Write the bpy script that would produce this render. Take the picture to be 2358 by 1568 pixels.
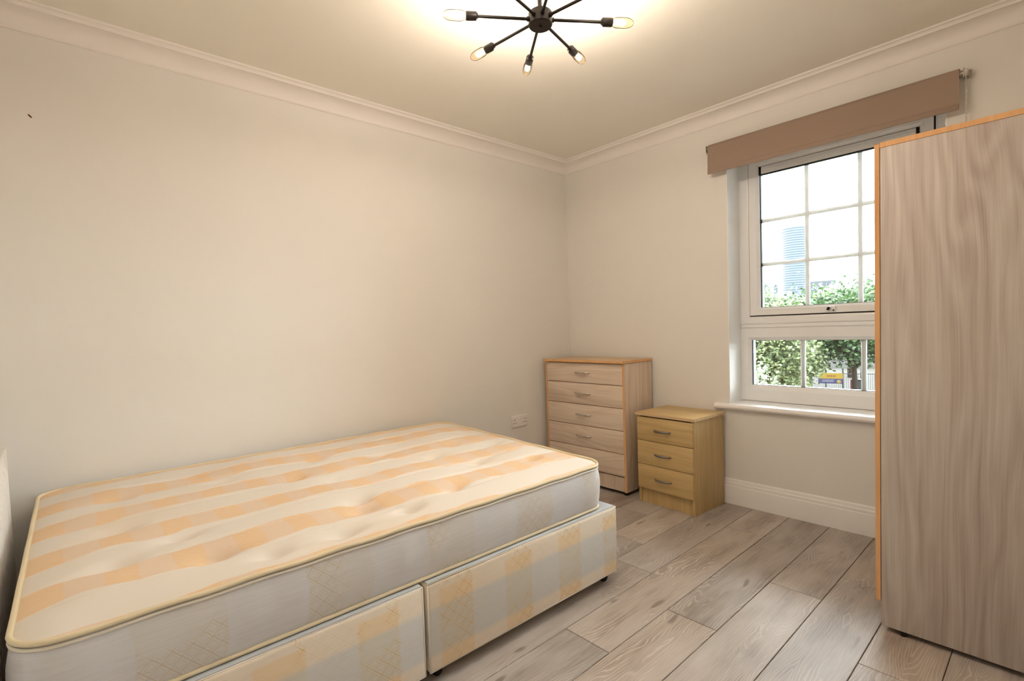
import bpy, bmesh, math, random
from mathutils import Vector, Matrix
from math import pi, sin, cos, radians

# ------------------------------------------------------------------ clear
for o in list(bpy.data.objects):
    bpy.data.objects.remove(o, do_unlink=True)
scene = bpy.context.scene
COL = scene.collection

# ------------------------------------------------------------------ camera (solved from the room's straight lines)
FPX, PPY, W_PX, H_PX = 1153.27, 804.99, 2358.0, 1568.0
cam_d = bpy.data.cameras.new('camera')
cam = bpy.data.objects.new('camera', cam_d)
COL.objects.link(cam)
Rv = Vector((0.74182937, -0.66968455, -0.03481089))
Uv = Vector((0.05489323, 0.00890627, 0.99845251))
Fv = Vector((0.66833818, 0.74259227, -0.04336808))
M = Matrix((Rv, Uv, -Fv)).transposed().to_4x4()
M.translation = Vector((-2.9523, -2.6012, 1.1))
cam.matrix_world = M
cam_d.sensor_fit = 'HORIZONTAL'
cam_d.sensor_width = 36.0
cam_d.lens = FPX * 36.0 / W_PX
cam_d.shift_y = (PPY - H_PX / 2) / W_PX
cam_d.clip_start = 0.02
cam_d.clip_end = 5000
scene.camera = cam

# ------------------------------------------------------------------ sky (overcast, even) and exposure
world = bpy.data.worlds.new('overcast_sky')
scene.world = world
world.use_nodes = True
bg = world.node_tree.nodes['Background']
bg.inputs['Color'].default_value = (0.90, 0.96, 1.0, 1)
SKY = 22.0
bg.inputs['Strength'].default_value = SKY
BULB = 500.0
vs = scene.view_settings
vs.view_transform = 'Standard'
vs.look = 'None'
vs.gamma = 1.0
vs.use_curve_mapping = False
vs.exposure = 0.29

# ------------------------------------------------------------------ node helper
def ext(c, k=0.185):
    """outdoor things: the same hue at k times the reflectance"""
    out_ = []
    for v in lin(c)[:3]:
        w = v * k
        out_.append(255 * (12.92 * w if w < 0.0031308 else 1.055 * w ** (1 / 2.4) - 0.055))
    return tuple(out_)

def lin(c):
    return tuple((v / 255 / 12.92) if v / 255 <= 0.04045 else ((v / 255 + 0.055) / 1.055) ** 2.4 for v in c) + (1.0,)

class G:
    """small material graph builder"""
    def __init__(s, name):
        s.mat = bpy.data.materials.new(name)
        s.mat.use_nodes = True
        s.nt = s.mat.node_tree
        s.b = s.nt.nodes['Principled BSDF']
        s.out = s.nt.nodes['Material Output']
    def n(s, t, **k):
        nd = s.nt.nodes.new(t)
        for a, v in k.items():
            setattr(nd, a, v)
        return nd
    def put(s, sock, v):
        if isinstance(v, bpy.types.NodeSocket):
            s.nt.links.new(v, sock)
        elif v is not None:
            sock.default_value = v
    def m(s, op, a, b=None, c=None):
        nd = s.n('ShaderNodeMath', operation=op)
        s.put(nd.inputs[0], a); s.put(nd.inputs[1], b); s.put(nd.inputs[2], c)
        return nd.outputs[0]
    def obj(s):
        tc = s.n('ShaderNodeTexCoord')
        return tc.outputs['Object']
    def xyz(s, v):
        nd = s.n('ShaderNodeSeparateXYZ'); s.put(nd.inputs[0], v)
        return nd.outputs[0], nd.outputs[1], nd.outputs[2]
    def vec(s, x, y, z):
        nd = s.n('ShaderNodeCombineXYZ')
        s.put(nd.inputs[0], x); s.put(nd.inputs[1], y); s.put(nd.inputs[2], z)
        return nd.outputs[0]
    def vadd(s, a, b):
        nd = s.n('ShaderNodeVectorMath', operation='ADD'); s.put(nd.inputs[0], a); s.put(nd.inputs[1], b)
        return nd.outputs[0]
    def vmul(s, a, b):
        nd = s.n('ShaderNodeVectorMath', operation='MULTIPLY'); s.put(nd.inputs[0], a); s.put(nd.inputs[1], b)
        return nd.outputs[0]
    def noise(s, v, scale=1, detail=2, rough=0.5, dist=0):
        nd = s.n('ShaderNodeTexNoise')
        s.put(nd.inputs['Vector'], v); s.put(nd.inputs['Scale'], scale); s.put(nd.inputs['Detail'], detail)
        s.put(nd.inputs['Roughness'], rough); s.put(nd.inputs['Distortion'], dist)
        return nd.outputs['Fac']
    def mix(s, f, a, b):
        nd = s.n('ShaderNodeMix', data_type='RGBA')
        s.put(nd.inputs[0], f); s.put(nd.inputs[6], a); s.put(nd.inputs[7], b)
        return nd.outputs[2]
    def ramp(s, f, stops):
        nd = s.n('ShaderNodeValToRGB'); s.put(nd.inputs[0], f)
        el = nd.color_ramp.elements
        while len(el) < len(stops): el.new(0.5)
        for e, (p, c) in zip(el, stops):
            e.position = p; e.color = c
        return nd.outputs[0]
    def smooth(s, x, lo, hi):
        nd = s.n('ShaderNodeMapRange', interpolation_type='SMOOTHSTEP')
        s.put(nd.inputs[0], x); s.put(nd.inputs[1], lo); s.put(nd.inputs[2], hi)
        return nd.outputs[0]
    def bump(s, h, strength=0.2, dist=0.001):
        nd = s.n('ShaderNodeBump'); s.put(nd.inputs['Height'], h)
        nd.inputs['Strength'].default_value = strength; nd.inputs['Distance'].default_value = dist
        s.put(s.b.inputs['Normal'], nd.outputs[0])
    def col(s, c, rough=0.5, spec=0.5, metal=0.0):
        s.put(s.b.inputs['Base Color'], c); s.put(s.b.inputs['Roughness'], rough)
        s.b.inputs['Specular IOR Level'].default_value = spec
        s.b.inputs['Metallic'].default_value = metal
        return s.mat
    def rnd(s):
        return s.n('ShaderNodeObjectInfo').outputs['Random']

def plain(name, rgb, rough=0.5, spec=0.4, metal=0.0, bump=0.0, bscale=300, vary=0.03):
    g = G(name)
    o = g.obj()
    n = g.noise(o, 6, 3)
    c = g.mix(n, tuple(v * (1 - vary) for v in lin(rgb)[:3]) + (1,), tuple(min(1, v * (1 + vary)) for v in lin(rgb)[:3]) + (1,))
    if bump:
        g.bump(g.noise(o, bscale, 2), bump, 0.0005)
    return g.col(c, rough, spec, metal)

def wood(name, axis, dark, mid, light, rough=0.42, contrast=1.0, wav=0.5, spec=0.35, fine=90):
    """laminate wood: grain runs along `axis`"""
    g = G(name)
    o = g.obj()
    x, y, z = g.xyz(o)
    r = g.m('MULTIPLY', g.rnd(), 37.0)
    ax = [x, y, z]
    along = ax[axis]
    oth = [ax[i] for i in range(3) if i != axis]
    a = g.m('ADD', along, r)
    across = g.m('ADD', oth[0], oth[1])
    v1 = g.vec(g.m('MULTIPLY', across, 5.0), g.m('MULTIPLY', a, 0.9), r)
    field = g.noise(v1, 1.0, 2, 0.5, wav)
    ph = g.m('ADD', g.m('MULTIPLY', field, 8.0), g.m('MULTIPLY', across, 16.0))
    wv = g.m('ADD', g.m('MULTIPLY', g.m('SINE', g.m('MULTIPLY', ph, 6.283)), 0.5), 0.5)
    bend = g.m('MULTIPLY', field, 0.10)
    ac2 = g.m('ADD', across, bend)
    v2 = g.vec(g.m('MULTIPLY', ac2, fine), g.m('MULTIPLY', a, 1.6), r)
    fn = g.noise(v2, 1.0, 3, 0.6)
    v4 = g.vec(g.m('MULTIPLY', ac2, fine * 3.2), g.m('MULTIPLY', a, 4.0), g.m('ADD', r, 3.0))
    fn2 = g.noise(v4, 1.0, 2, 0.6)
    v3 = g.vec(g.m('MULTIPLY', across, 9.0), g.m('MULTIPLY', a, 0.35), r)
    broad = g.noise(v3, 1.0, 2, 0.5)
    t = g.m('ADD', g.m('ADD', g.m('MULTIPLY', wv, 0.10 * contrast), g.m('MULTIPLY', fn, 0.42)), g.m('ADD', g.m('MULTIPLY', broad, 0.25), g.m('MULTIPLY', fn2, 0.25)))
    c = g.ramp(t, [(0.32, lin(dark)), (0.50, lin(mid)), (0.68, lin(light))])
    g.bump(fn, 0.08, 0.0004)
    return g.col(c, rough, spec)

# ------------------------------------------------------------------ mesh helpers
def bm_new():
    return bmesh.new()

def add_box(bm, lo, hi, bev=0.0, seg=2):
    lo = Vector(lo); hi = Vector(hi)
    vs_ = [bm.verts.new((x, y, z)) for x in (lo.x, hi.x) for y in (lo.y, hi.y) for z in (lo.z, hi.z)]
    idx = [(0, 1, 3, 2), (4, 6, 7, 5), (0, 4, 5, 1), (2, 3, 7, 6), (0, 2, 6, 4), (1, 5, 7, 3)]
    fs = [bm.faces.new([vs_[i] for i in f]) for f in idx]
    if bev > 0:
        es = list({e for f in fs for e in f.edges})
        bmesh.ops.bevel(bm, geom=es, offset=bev, segments=seg, profile=0.5, affect='EDGES')
    return bm

def add_tube(bm, path, r, seg=10, closed=False, caps=True):
    path = [Vector(p) for p in path]
    n = len(path)
    rad = r if isinstance(r, (list, tuple)) else [r] * n
    rings = []
    prev = None
    for i, p in enumerate(path):
        if closed:
            t = path[(i + 1) % n] - path[i - 1]
        else:
            t = path[min(i + 1, n - 1)] - path[max(i - 1, 0)]
        t.normalize()
        if prev is None:
            a = Vector((0, 0, 1)) if abs(t.z) < 0.9 else Vector((1, 0, 0))
            u = t.cross(a).normalized()
        else:
            u = (prev - t * prev.dot(t)).normalized()
        prev = u
        w = t.cross(u)
        rings.append([bm.verts.new(p + rad[i] * (cos(2 * pi * k / seg) * u + sin(2 * pi * k / seg) * w)) for k in range(seg)])
    m = n if closed else n - 1
    for i in range(m):
        a, b = rings[i], rings[(i + 1) % n]
        for k in range(seg):
            bm.faces.new((a[k], a[(k + 1) % seg], b[(k + 1) % seg], b[k]))
    if not closed and caps:
        bm.faces.new(rings[0][::-1]); bm.faces.new(rings[-1])
    return bm

def add_lathe(bm, prof, origin=(0, 0, 0), axis=(0, 0, 1), seg=24):
    """prof: list of (radius, height) along axis"""
    ax = Vector(axis).normalized()
    a = Vector((0, 0, 1)) if abs(ax.z) < 0.9 else Vector((1, 0, 0))
    u = ax.cross(a).normalized(); w = ax.cross(u)
    o = Vector(origin)
    rings = []
    for r, h in prof:
        if r < 1e-6:
            rings.append([bm.verts.new(o + ax * h)])
        else:
            rings.append([bm.verts.new(o + ax * h + r * (cos(2 * pi * k / seg) * u + sin(2 * pi * k / seg) * w)) for k in range(seg)])
    for i in range(len(rings) - 1):
        a_, b_ = rings[i], rings[i + 1]
        for k in range(seg):
            k2 = (k + 1) % seg
            if len(a_) == 1 and len(b_) == 1: continue
            if len(a_) == 1: bm.faces.new((a_[0], b_[k2], b_[k]))
            elif len(b_) == 1: bm.faces.new((a_[k], a_[k2], b_[0]))
            else: bm.faces.new((a_[k], a_[k2], b_[k2], b_[k]))
    if len(rings[0]) > 1: bm.faces.new(rings[0][::-1])
    if len(rings[-1]) > 1: bm.faces.new(rings[-1])
    return bm

def link(name, bm, mat, parent=None, smooth=False, loc=None):
    bmesh.ops.recalc_face_normals(bm, faces=bm.faces[:])
    me = bpy.data.meshes.new(name)
    bm.to_mesh(me); bm.free()
    if mat: me.materials.append(mat)
    if smooth:
        for p in me.polygons: p.use_smooth = True
    o = bpy.data.objects.new(name, me)
    COL.objects.link(o)
    if parent: o.parent = parent
    if loc: o.location = loc
    return o

def auto_smooth(o, ang=35):
    me = o.data
    for p in me.polygons: p.use_smooth = True
    try:
        me.set_sharp_from_angle(angle=radians(ang))
    except Exception:
        pass
    return o

def box(name, lo, hi, mat, parent=None, bev=0.0, seg=2):
    o = link(name, add_box(bm_new(), lo, hi, bev, seg), mat, parent)
    if bev: auto_smooth(o, 40)
    return o

def empty(name, loc=(0, 0, 0), rz=0.0, parent=None):
    o = bpy.data.objects.new(name, None)
    COL.objects.link(o)
    o.empty_display_size = 0.1
    o.location = loc
    o.rotation_euler = (0, 0, rz)
    if parent: o.parent = parent
    return o

def tag(o, label, cat, group=None):
    o['label'] = label; o['category'] = cat
    if group: o['group'] = group
    return o

def struct(o, label, cat):
    o['kind'] = 'structure'; o['label'] = label; o['category'] = cat
    return o

def copy_tree(o, parent=None):
    c = o.copy(); COL.objects.link(c); c.parent = parent
    for ch in list(o.children): copy_tree(ch, c)
    return c

# ------------------------------------------------------------------ room constants
XL, YF, ZC = -3.20, -2.85, 2.335         # left wall x, front wall y (behind camera), ceiling
WT = 0.30                                 # outer wall thickness

# ------------------------------------------------------------------ materials of the shell
M_wall = plain('cream_wall_paint', (238, 234, 228), 0.75, 0.25, bump=0.12, bscale=220, vary=0.012)
M_ceil = plain('ceiling_paint', (245, 240, 229), 0.8, 0.2, bump=0.08, bscale=200, vary=0.01)
M_cove = plain('coving_paint', (244, 238, 232), 0.6, 0.3, vary=0.01)
M_base = plain('skirting_gloss_paint', (246, 243, 241), 0.35, 0.5, vary=0.01)
M_reveal = plain('reveal_white_paint', (249, 249, 247), 0.6, 0.3, vary=0.01)
M_upvc = plain('white_upvc', (246, 246, 246), 0.3, 0.5, vary=0.01)
M_gasket = plain('black_gasket', (28, 24, 24), 0.6, 0.3)

# ------------------------------------------------------------------ shell
def wall_box(name, lo, hi, mat, label):
    return struct(box(name, lo, hi, mat), label, 'wall')

wall_back = wall_box('wall_back', (XL - 0.12, 0, -0.03), (0, 0.12, ZC + 0.05), M_wall, 'cream painted wall behind the bed')
wall_left = wall_box('wall_left', (XL - 0.12, YF, -0.03), (XL, 0, ZC + 0.05), M_wall, 'cream painted wall at the head of the bed with the radiator')
wall_front = wall_box('wall_front', (XL - 0.12, YF - 0.12, -0.03), (0, YF, ZC + 0.05), M_wall, 'cream painted wall behind the wardrobe')
ceiling = struct(box('ceiling', (XL, YF, ZC), (0, 0, ZC + 0.05), M_ceil), 'pale ceiling carrying the black branched light', 'ceiling')

# window wall with an opening
OY0, OY1, OZ0, OZ1 = -2.236, -1.250, 0.585, 2.10
bm = bm_new()
for lo, hi in (((0, YF - 0.12, -0.03), (WT, OY0, ZC + 0.05)), ((0, OY1, -0.03), (WT, 0.12, ZC + 0.05)),
               ((0, OY0, -0.03), (WT, OY1, OZ0)), ((0, OY0, OZ1), (WT, OY1, ZC + 0.05))):
    add_box(bm, lo, hi)
wall_right = struct(link('wall_right', bm, M_wall), 'cream painted wall with the window', 'wall')

# tiny flaws on the walls
M_mark = plain('brown_wall_mark', (120, 78, 50), 0.8, 0.1)
bm = bm_new()
add_lathe(bm, [(0.0, -0.0016), (0.004, -0.0012), (0.006, 0.0), (0.0055, 0.001)], (-2.99, 0.0, 1.952), (0, 1, 0), 10)
for v in bm.verts:
    v.co.z = 1.952 + (v.co.z - 1.952) * 0.75 - (v.co.x + 2.99) * 0.8
nh = link('nail_hole', bm, M_mark, wall_back)

def sweep_trim(name, prof, which, mat, label, cat):
    """profile (d from wall, z) swept along one wall, mitred in the corners"""
    ends = {'back': lambda d: ((XL + d, -d), (-d, -d)), 'right': lambda d: ((-d, -d), (-d, YF + d)),
            'front': lambda d: ((-d, YF + d), (XL + d, YF + d)), 'left': lambda d: ((XL + d, YF + d), (XL + d, -d))}[which]
    bm = bm_new()
    A = []; B = []
    for d, z in prof:
        a, b = ends(d)
        A.append(bm.verts.new((a[0], a[1], z))); B.append(bm.verts.new((b[0], b[1], z)))
    n = len(prof)
    for i in range(n):
        j = (i + 1) % n
        bm.faces.new((A[i], A[j], B[j], B[i]))
    bm.faces.new(A[::-1]); bm.faces.new(B)
    o = link(name, bm, mat)
    auto_smooth(o, 30)
    return struct(o, label, cat)

cove = [(0, 2.256), (0.005, 2.256), (0.009, 2.261)]
for i in range(13):
    t = i / 12 * pi / 2
    cove.append((0.009 + 0.068 * (1 - cos(t)), 2.264 + 0.050 * sin(t)))
cove += [(0.078, 2.320), (0.084, 2.326), (0.093, 2.328), (0.096, ZC), (0, ZC)]
for i, w in enumerate(('back', 'right', 'front', 'left')):
    sweep_trim('trim_%d' % (i + 1), cove, w, M_cove, {'back': 'white plaster coving above the bed wall', 'right': 'white plaster coving above the window wall',
               'front': 'white plaster coving above the wardrobe wall', 'left': 'white plaster coving above the radiator wall'}[w], 'coving')
sk = [(0, 0), (0.018, 0), (0.018, 0.104), (0.0165, 0.109), (0.0135, 0.111), (0.0135, 0.121), (0.0125, 0.127), (0.0085, 0.131),
      (0.0075, 0.139), (0.005, 0.146), (0, 0.150)]
for w in ('back', 'right', 'front', 'left'):
    sweep_trim('baseboard_' + w, sk, w, M_base, {'back': 'white moulded skirting board behind the bed', 'right': 'white moulded skirting board below the window',
               'front': 'white moulded skirting board behind the wardrobe', 'left': 'white moulded skirting board below the radiator'}[w], 'skirting board')

# ------------------------------------------------------------------ unseen door added behind the camera, partly for white bounce light
M_door = plain('white_door_paint', (240, 238, 232), 0.4, 0.45, vary=0.01)
M_brass = plain('satin_steel_lever', (190, 186, 180), 0.3, 0.5, 1.0)
door = struct(empty('added_door_1', (-1.75, YF, 0.0)), 'unseen white panelled door added in the wardrobe wall', 'door')
box('door_leaf', (-0.38, 0.0, 0.006), (0.38, 0.03, 1.98), M_door, door, 0.002)
for x0 in (-0.30, 0.04):
    for z0, z1 in ((0.18, 0.85), (1.02, 1.85)):
        box('door_panel', (x0, 0.028, z0), (x0 + 0.26, 0.036, z1), M_door, door, 0.004)
for lo, hi in (((-0.45, 0.0, 0.0), (-0.385, 0.022, 2.05)), ((0.385, 0.0, 0.0), (0.45, 0.022, 2.05)), ((-0.385, 0.0, 1.985), (0.385, 0.022, 2.05))):
    box('architrave', lo, hi, M_door, door, 0.003)
bm = bm_new(); add_tube(bm, [(-0.32, 0.028, 0.98), (-0.32, 0.075, 0.98), (-0.30, 0.082, 0.98), (-0.20, 0.082, 0.98)], 0.009, 12)
auto_smooth(link('handle', bm, M_brass, door), 50)

# ------------------------------------------------------------------ floor of laminate planks
def plank_material():
    g = G('grey_oak_laminate')
    oi = g.n('ShaderNodeObjectInfo')
    o = g.obj()
    r = g.m('MULTIPLY', oi.outputs['Random'], 91.0)
    x, y, z = g.xyz(o)
    yy = g.m('ADD', y, g.m('MULTIPLY', g.m('SUBTRACT', oi.outputs['Random'], 0.5), 0.07))
    # cathedral grain: contour lines of a stretched height field
    hf = g.noise(g.vec(g.m('MULTIPLY', x, 1.5), g.m('MULTIPLY', yy, 6.0), r), 1.0, 2.5, 0.52, 0.35)
    edge = g.m('MULTIPLY', g.m('ABSOLUTE', yy), 6.0)
    hh = g.m('ADD', g.m('MULTIPLY', hf, 1.5), edge)
    wob = g.noise(g.vec(g.m('MULTIPLY', x, 26), g.m('MULTIPLY', y, 70), r), 1.0, 3, 0.6)
    ph = g.m('ADD', g.m('MULTIPLY', hh, 15.0), g.m('MULTIPLY', wob, 0.55))
    tri = g.m('ABSOLUTE', g.m('SUBTRACT', g.m('FRACT', ph), 0.5))
    line = g.smooth(tri, 0.30, 0.47)
    amt = g.smooth(g.noise(g.vec(g.m('MULTIPLY', x, 2.2), g.m('MULTIPLY', y, 7), g.m('ADD', r, 5.0)), 1.0, 2, 0.5), 0.36, 0.62)
    line = g.m('MULTIPLY', line, amt)
    fine = g.noise(g.vec(g.m('MULTIPLY', x, 7), g.m('MULTIPLY', y, 190), r), 1.0, 3, 0.65)
    broad = g.noise(g.vec(g.m('MULTIPLY', x, 2.6), g.m('MULTIPLY', y, 9), g.m('ADD', r, 2.0)), 1.0, 3, 0.55)
    base = g.ramp(broad, [(0.25, lin((128, 113, 102))), (0.5, lin((165, 153, 143))), (0.75, lin((188, 178, 170)))])
    base = g.mix(g.m('MULTIPLY', g.smooth(fine, 0.40, 0.66), 0.30), base, lin((200, 190, 180)))
    base = g.mix(g.m('MULTIPLY', line, 0.52), base, lin((216, 207, 197)))
    hs = g.n('ShaderNodeHueSaturation')
    g.put(hs.inputs['Value'], g.m('ADD', 0.90, g.m('MULTIPLY', g.m('FRACT', g.m('MULTIPLY', oi.outputs['Random'], 7.3)), 0.22)))
    g.put(hs.inputs['Saturation'], g.m('ADD', 0.85, g.m('MULTIPLY', g.m('FRACT', g.m('MULTIPLY', oi.outputs['Random'], 13.7)), 0.4)))
    g.put(hs.inputs['Color'], base)
    knot = g.smooth(g.noise(g.vec(g.m('MULTIPLY', x, 6), g.m('MULTIPLY', y, 22), g.m('ADD', r, 9.0)), 1.0, 1, 0.4), 0.71, 0.80)
    c = g.mix(g.m('MULTIPLY', knot, 0.6), hs.outputs[0], lin((92, 76, 66)))
    g.bump(g.m('ADD', g.m('MULTIPLY', line, 0.7), g.m('MULTIPLY', fine, 0.3)), 0.25, 0.0006)
    rough = g.m('ADD', 0.36, g.m('MULTIPLY', fine, 0.16))
    return g.col(c, rough, 0.45)
M_plank = plank_material()
M_sub = plain('dark_underlay', (34, 28, 24), 0.9, 0.1)
floor = struct(box('floor', (XL, YF, -0.03), (0, 0, -0.011), M_sub), 'grey brown oak laminate plank floor', 'floor')
PW, PL, GAP = 0.1946, 1.275, 0.0024
known = {0: -0.368, 1: -1.278, 2: -0.805, 3: -0.560, 4: -1.130, -1: -1.076, -2: -0.850}
rnd = random.Random(4)
plank_mesh = {}
def plank(x0, x1, y0, y1):
    L, Wd = round(x1 - x0, 4), round(y1 - y0, 4)
    key = (L, Wd)
    if key not in plank_mesh:
        bm = bm_new()
        a, b = L / 2 - GAP / 2, Wd / 2 - GAP / 2
        c = 0.0012
        lo = [bm.verts.new(p) for p in ((-a, -b, -0.011), (a, -b, -0.011), (a, b, -0.011), (-a, b, -0.011))]
        mi = [bm.verts.new(p) for p in ((-a, -b, -c), (a, -b, -c), (a, b, -c), (-a, b, -c))]
        tp = [bm.verts.new(p) for p in ((-a + c, -b + c, 0), (a - c, -b + c, 0), (a - c, b - c, 0), (-a + c, b - c, 0))]
        for k in range(4):
            j = (k + 1) % 4
            bm.faces.new((lo[k], lo[j], mi[j], mi[k])); bm.faces.new((mi[k], mi[j], tp[j], tp[k]))
        bm.faces.new(tp); bm.faces.new(lo[::-1])
        bmesh.ops.recalc_face_normals(bm, faces=bm.faces[:])
        me = bpy.data.meshes.new('plank'); bm.to_mesh(me); bm.free()
        me.materials.append(M_plank); plank_mesh[key] = me
    o = bpy.data.objects.new('plank', plank_mesh[key])
    COL.objects.link(o); o.parent = floor
    o.location = ((x0 + x1) / 2, (y0 + y1) / 2, 0)
for k in range(-9, 9):
    yt = -1.3862 - PW * k
    yb = yt - PW
    if yb > 0 or yt < YF: continue
    yt2, yb2 = min(yt, -0.0), max(yb, YF)
    if yt2 - yb2 < 0.01: continue
    j = known.get(k, -rnd.uniform(0, PL))
    xs = [XL, 0.0]
    x = j - 4 * PL
    while x < 0.5:
        if XL + 0.03 < x < -0.03: xs.append(x)
        x += PL
    xs.sort()
    for a, b in zip(xs, xs[1:]): plank(a, b, yb2, yt2)

# ------------------------------------------------------------------ window
win = struct(empty('window_1', (0.16, -1.743, 0.60)), 'white plastic framed window with glazing bars', 'window')
def wbox(name, lo, hi, mat, bev=0.0, par=None):
    off = Vector((0.16, -1.743, 0.60))
    return box(name, Vector(lo) - off, Vector(hi) - off, mat, par or win, bev)
def wbm(name, bm, mat, par=None, sm=None):
    bmesh.ops.translate(bm, verts=bm.verts[:], vec=Vector((-0.16, 1.743, -0.60)))
    o = link(name, bm, mat, par or win)
    if sm: auto_smooth(o, sm)
    return o
XFc = 0.160
# plaster reveal lining
bm = bm_new()
add_box(bm, (0.0005, OY1 - 0.004, 0.60), (WT, OY1 + 0.0005, OZ1)); add_box(bm, (0.0005, OY0 - 0.0005, 0.60), (WT, OY0 + 0.004, OZ1))
add_box(bm, (0.0005, OY0, OZ1 - 0.004), (WT, OY1, OZ1 + 0.0005))
wbm('reveal', bm, M_reveal)

def frame_ring(bm, y0, y1, z0, z1, wd, xa, xb, slope=0.0):
    """mitred picture-frame ring facing -x; outer rect, member width(s), depth xa..xb, inner edge set back by slope"""
    wl, wr, wb_, wt_ = wd
    O = [(y0, z0), (y1, z0), (y1, z1), (y0, z1)]
    I = [(y0 + wr, z0 + wb_), (y1 - wl, z0 + wb_), (y1 - wl, z1 - wt_), (y0 + wr, z1 - wt_)]
    f = 0.72
    Mi = [(o[0] + (i[0] - o[0]) * f, o[1] + (i[1] - o[1]) * f) for o, i in zip(O, I)]
    loops = [[bm.verts.new((xb, *p)) for p in O], [bm.verts.new((xa, *p)) for p in O],
             [bm.verts.new((xa, *p)) for p in Mi], [bm.verts.new((xa + slope, *p)) for p in I], [bm.verts.new((xb, *p)) for p in I]]
    for a, b in zip(loops, loops[1:] + loops[:1]):
        for k in range(4):
            j = (k + 1) % 4
            bm.faces.new((a[k], a[j], b[j], b[k]))
# outer frame and transom
bm = bm_new()
frame_ring(bm, OY0 + 0.004, OY1 - 0.004, 1.075, OZ1 - 0.004, (0.066, 0.066, 0.045, 0.05), XFc, XFc + 0.07, 0.004)
wbm('outer_frame', bm, M_upvc)
bm = bm_new()
frame_ring(bm, OY0 + 0.004, OY1 - 0.004, 0.608, 1.040, (0.058, 0.058, 0.094, 0.066), XFc, XFc + 0.07, 0.016)
wbm('outer_frame', bm, M_upvc)
bm = bm_new()
add_box(bm, (XFc + 0.006, OY0 + 0.005, 1.036), (XFc + 0.068, OY1 - 0.005, 1.080))
add_box(bm, (XFc - 0.001, OY0 + 0.006, 1.050), (XFc + 0.02, OY1 - 0.006, 1.064), 0.003)
wbm('transom', bm, M_upvc)
# sash (opening light) with dark gap around it
SY0, SY1, SZ0, SZ1 = -2.171, -1.316, 1.123, 2.050
bm = bm_new()
frame_ring(bm, SY0 - 0.006, SY1 + 0.006, SZ0 - 0.006, SZ1 + 0.006, (0.02,) * 4, XFc + 0.001, XFc + 0.03)
wbm('gap_seal', bm, M_gasket)
bm = bm_new()
frame_ring(bm, SY0, SY1, SZ0, SZ1, (0.055, 0.055, 0.046, 0.052), XFc - 0.010, XFc + 0.06, 0.016)
wbm('sash', bm, M_upvc)
GY0, GY1, GZ0, GZ1 = SY0 + 0.055, SY1 - 0.055, SZ0 + 0.046, SZ1 - 0.052
LY0, LY1, LZ0, LZ1 = OY0 + 0.062, OY1 - 0.062, 0.702, 0.974
bm = bm_new(); frame_ring(bm, GY0 - 0.002, GY1 + 0.002, GZ0 - 0.002, GZ1 + 0.002, (0.007, 0.007, 0.004, 0.006), XFc + 0.016, XFc + 0.034)
wbm('glazing_gasket', bm, M_gasket)
bm = bm_new(); frame_ring(bm, LY0 - 0.002, LY1 + 0.002, LZ0 - 0.002, LZ1 + 0.002, (0.006, 0.006, 0.004, 0.003), XFc + 0.022, XFc + 0.034)
wbm('glazing_gasket', bm, M_gasket)
g = G('window_glass')
tr = g.n('ShaderNodeBsdfTransparent'); tr.inputs[0].default_value = (0.95, 0.975, 0.97, 1)
gl = g.n('ShaderNodeBsdfGlossy'); gl.inputs['Roughness'].default_value = 0.0
fr = g.n('ShaderNodeFresnel'); fr.inputs[0].default_value = 1.5
mx = g.n('ShaderNodeMixShader')
g.put(mx.inputs[0], fr.outputs[0]); g.put(mx.inputs[1], tr.outputs[0]); g.put(mx.inputs[2], gl.outputs[0])
g.put(g.out.inputs[0], mx.outputs[0])
M_glass = g.mat
wbox('glass_pane', (XFc + 0.024, GY0, GZ0), (XFc + 0.046, GY1, GZ1), M_glass)
wbox('glass_pane', (XFc + 0.026, LY0, LZ0), (XFc + 0.046, LY1, LZ1), M_glass)
M_bar = plain('white_glazing_bar', (236, 234, 230), 0.4, 0.4)
xb0, xb1 = XFc + 0.029, XFc + 0.041
for y in (-1.617, -1.869): wbox('glazing_bar', (xb0, y - 0.0112, GZ0), (xb1, y + 0.0112, GZ1), M_bar, 0.002)
for z in (1.683, 1.425): wbox('glazing_bar', (xb0 + 0.001, GY0, z - 0.0112), (xb1 - 0.001, GY1, z + 0.0112), M_bar, 0.002)
for y in (-1.590, -1.882): wbox('glazing_bar', (xb0, y - 0.0125, LZ0), (xb1, y + 0.0125, LZ1), M_bar, 0.002)
# trickle vent across the head of the glass
bm = bm_new()
add_box(bm, (XFc + 0.002, GY0 + 0.012, GZ1 - 0.046), (XFc + 0.022, GY1 - 0.012, GZ1 - 0.003), 0.003)
add_box(bm, (XFc - 0.002, GY0 + 0.014, GZ1 - 0.030), (XFc + 0.004, GY1 - 0.014, GZ1 - 0.018), 0.0015)
vent = wbm('trickle_vent', bm, M_upvc, sm=40)
for y in (GY0 + 0.006, GY1 - 0.006):
    e = wbox('end_cap', (XFc + 0.001, y - 0.006, GZ1 - 0.050), (XFc + 0.023, y + 0.006, GZ1 - 0.002), M_gasket, 0.002); e.parent = vent
wbox('vent_seal', (XFc + 0.004, GY0 + 0.001, GZ1 - 0.052), (XFc + 0.023, GY1 - 0.001, GZ1 - 0.046), M_gasket)
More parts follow.
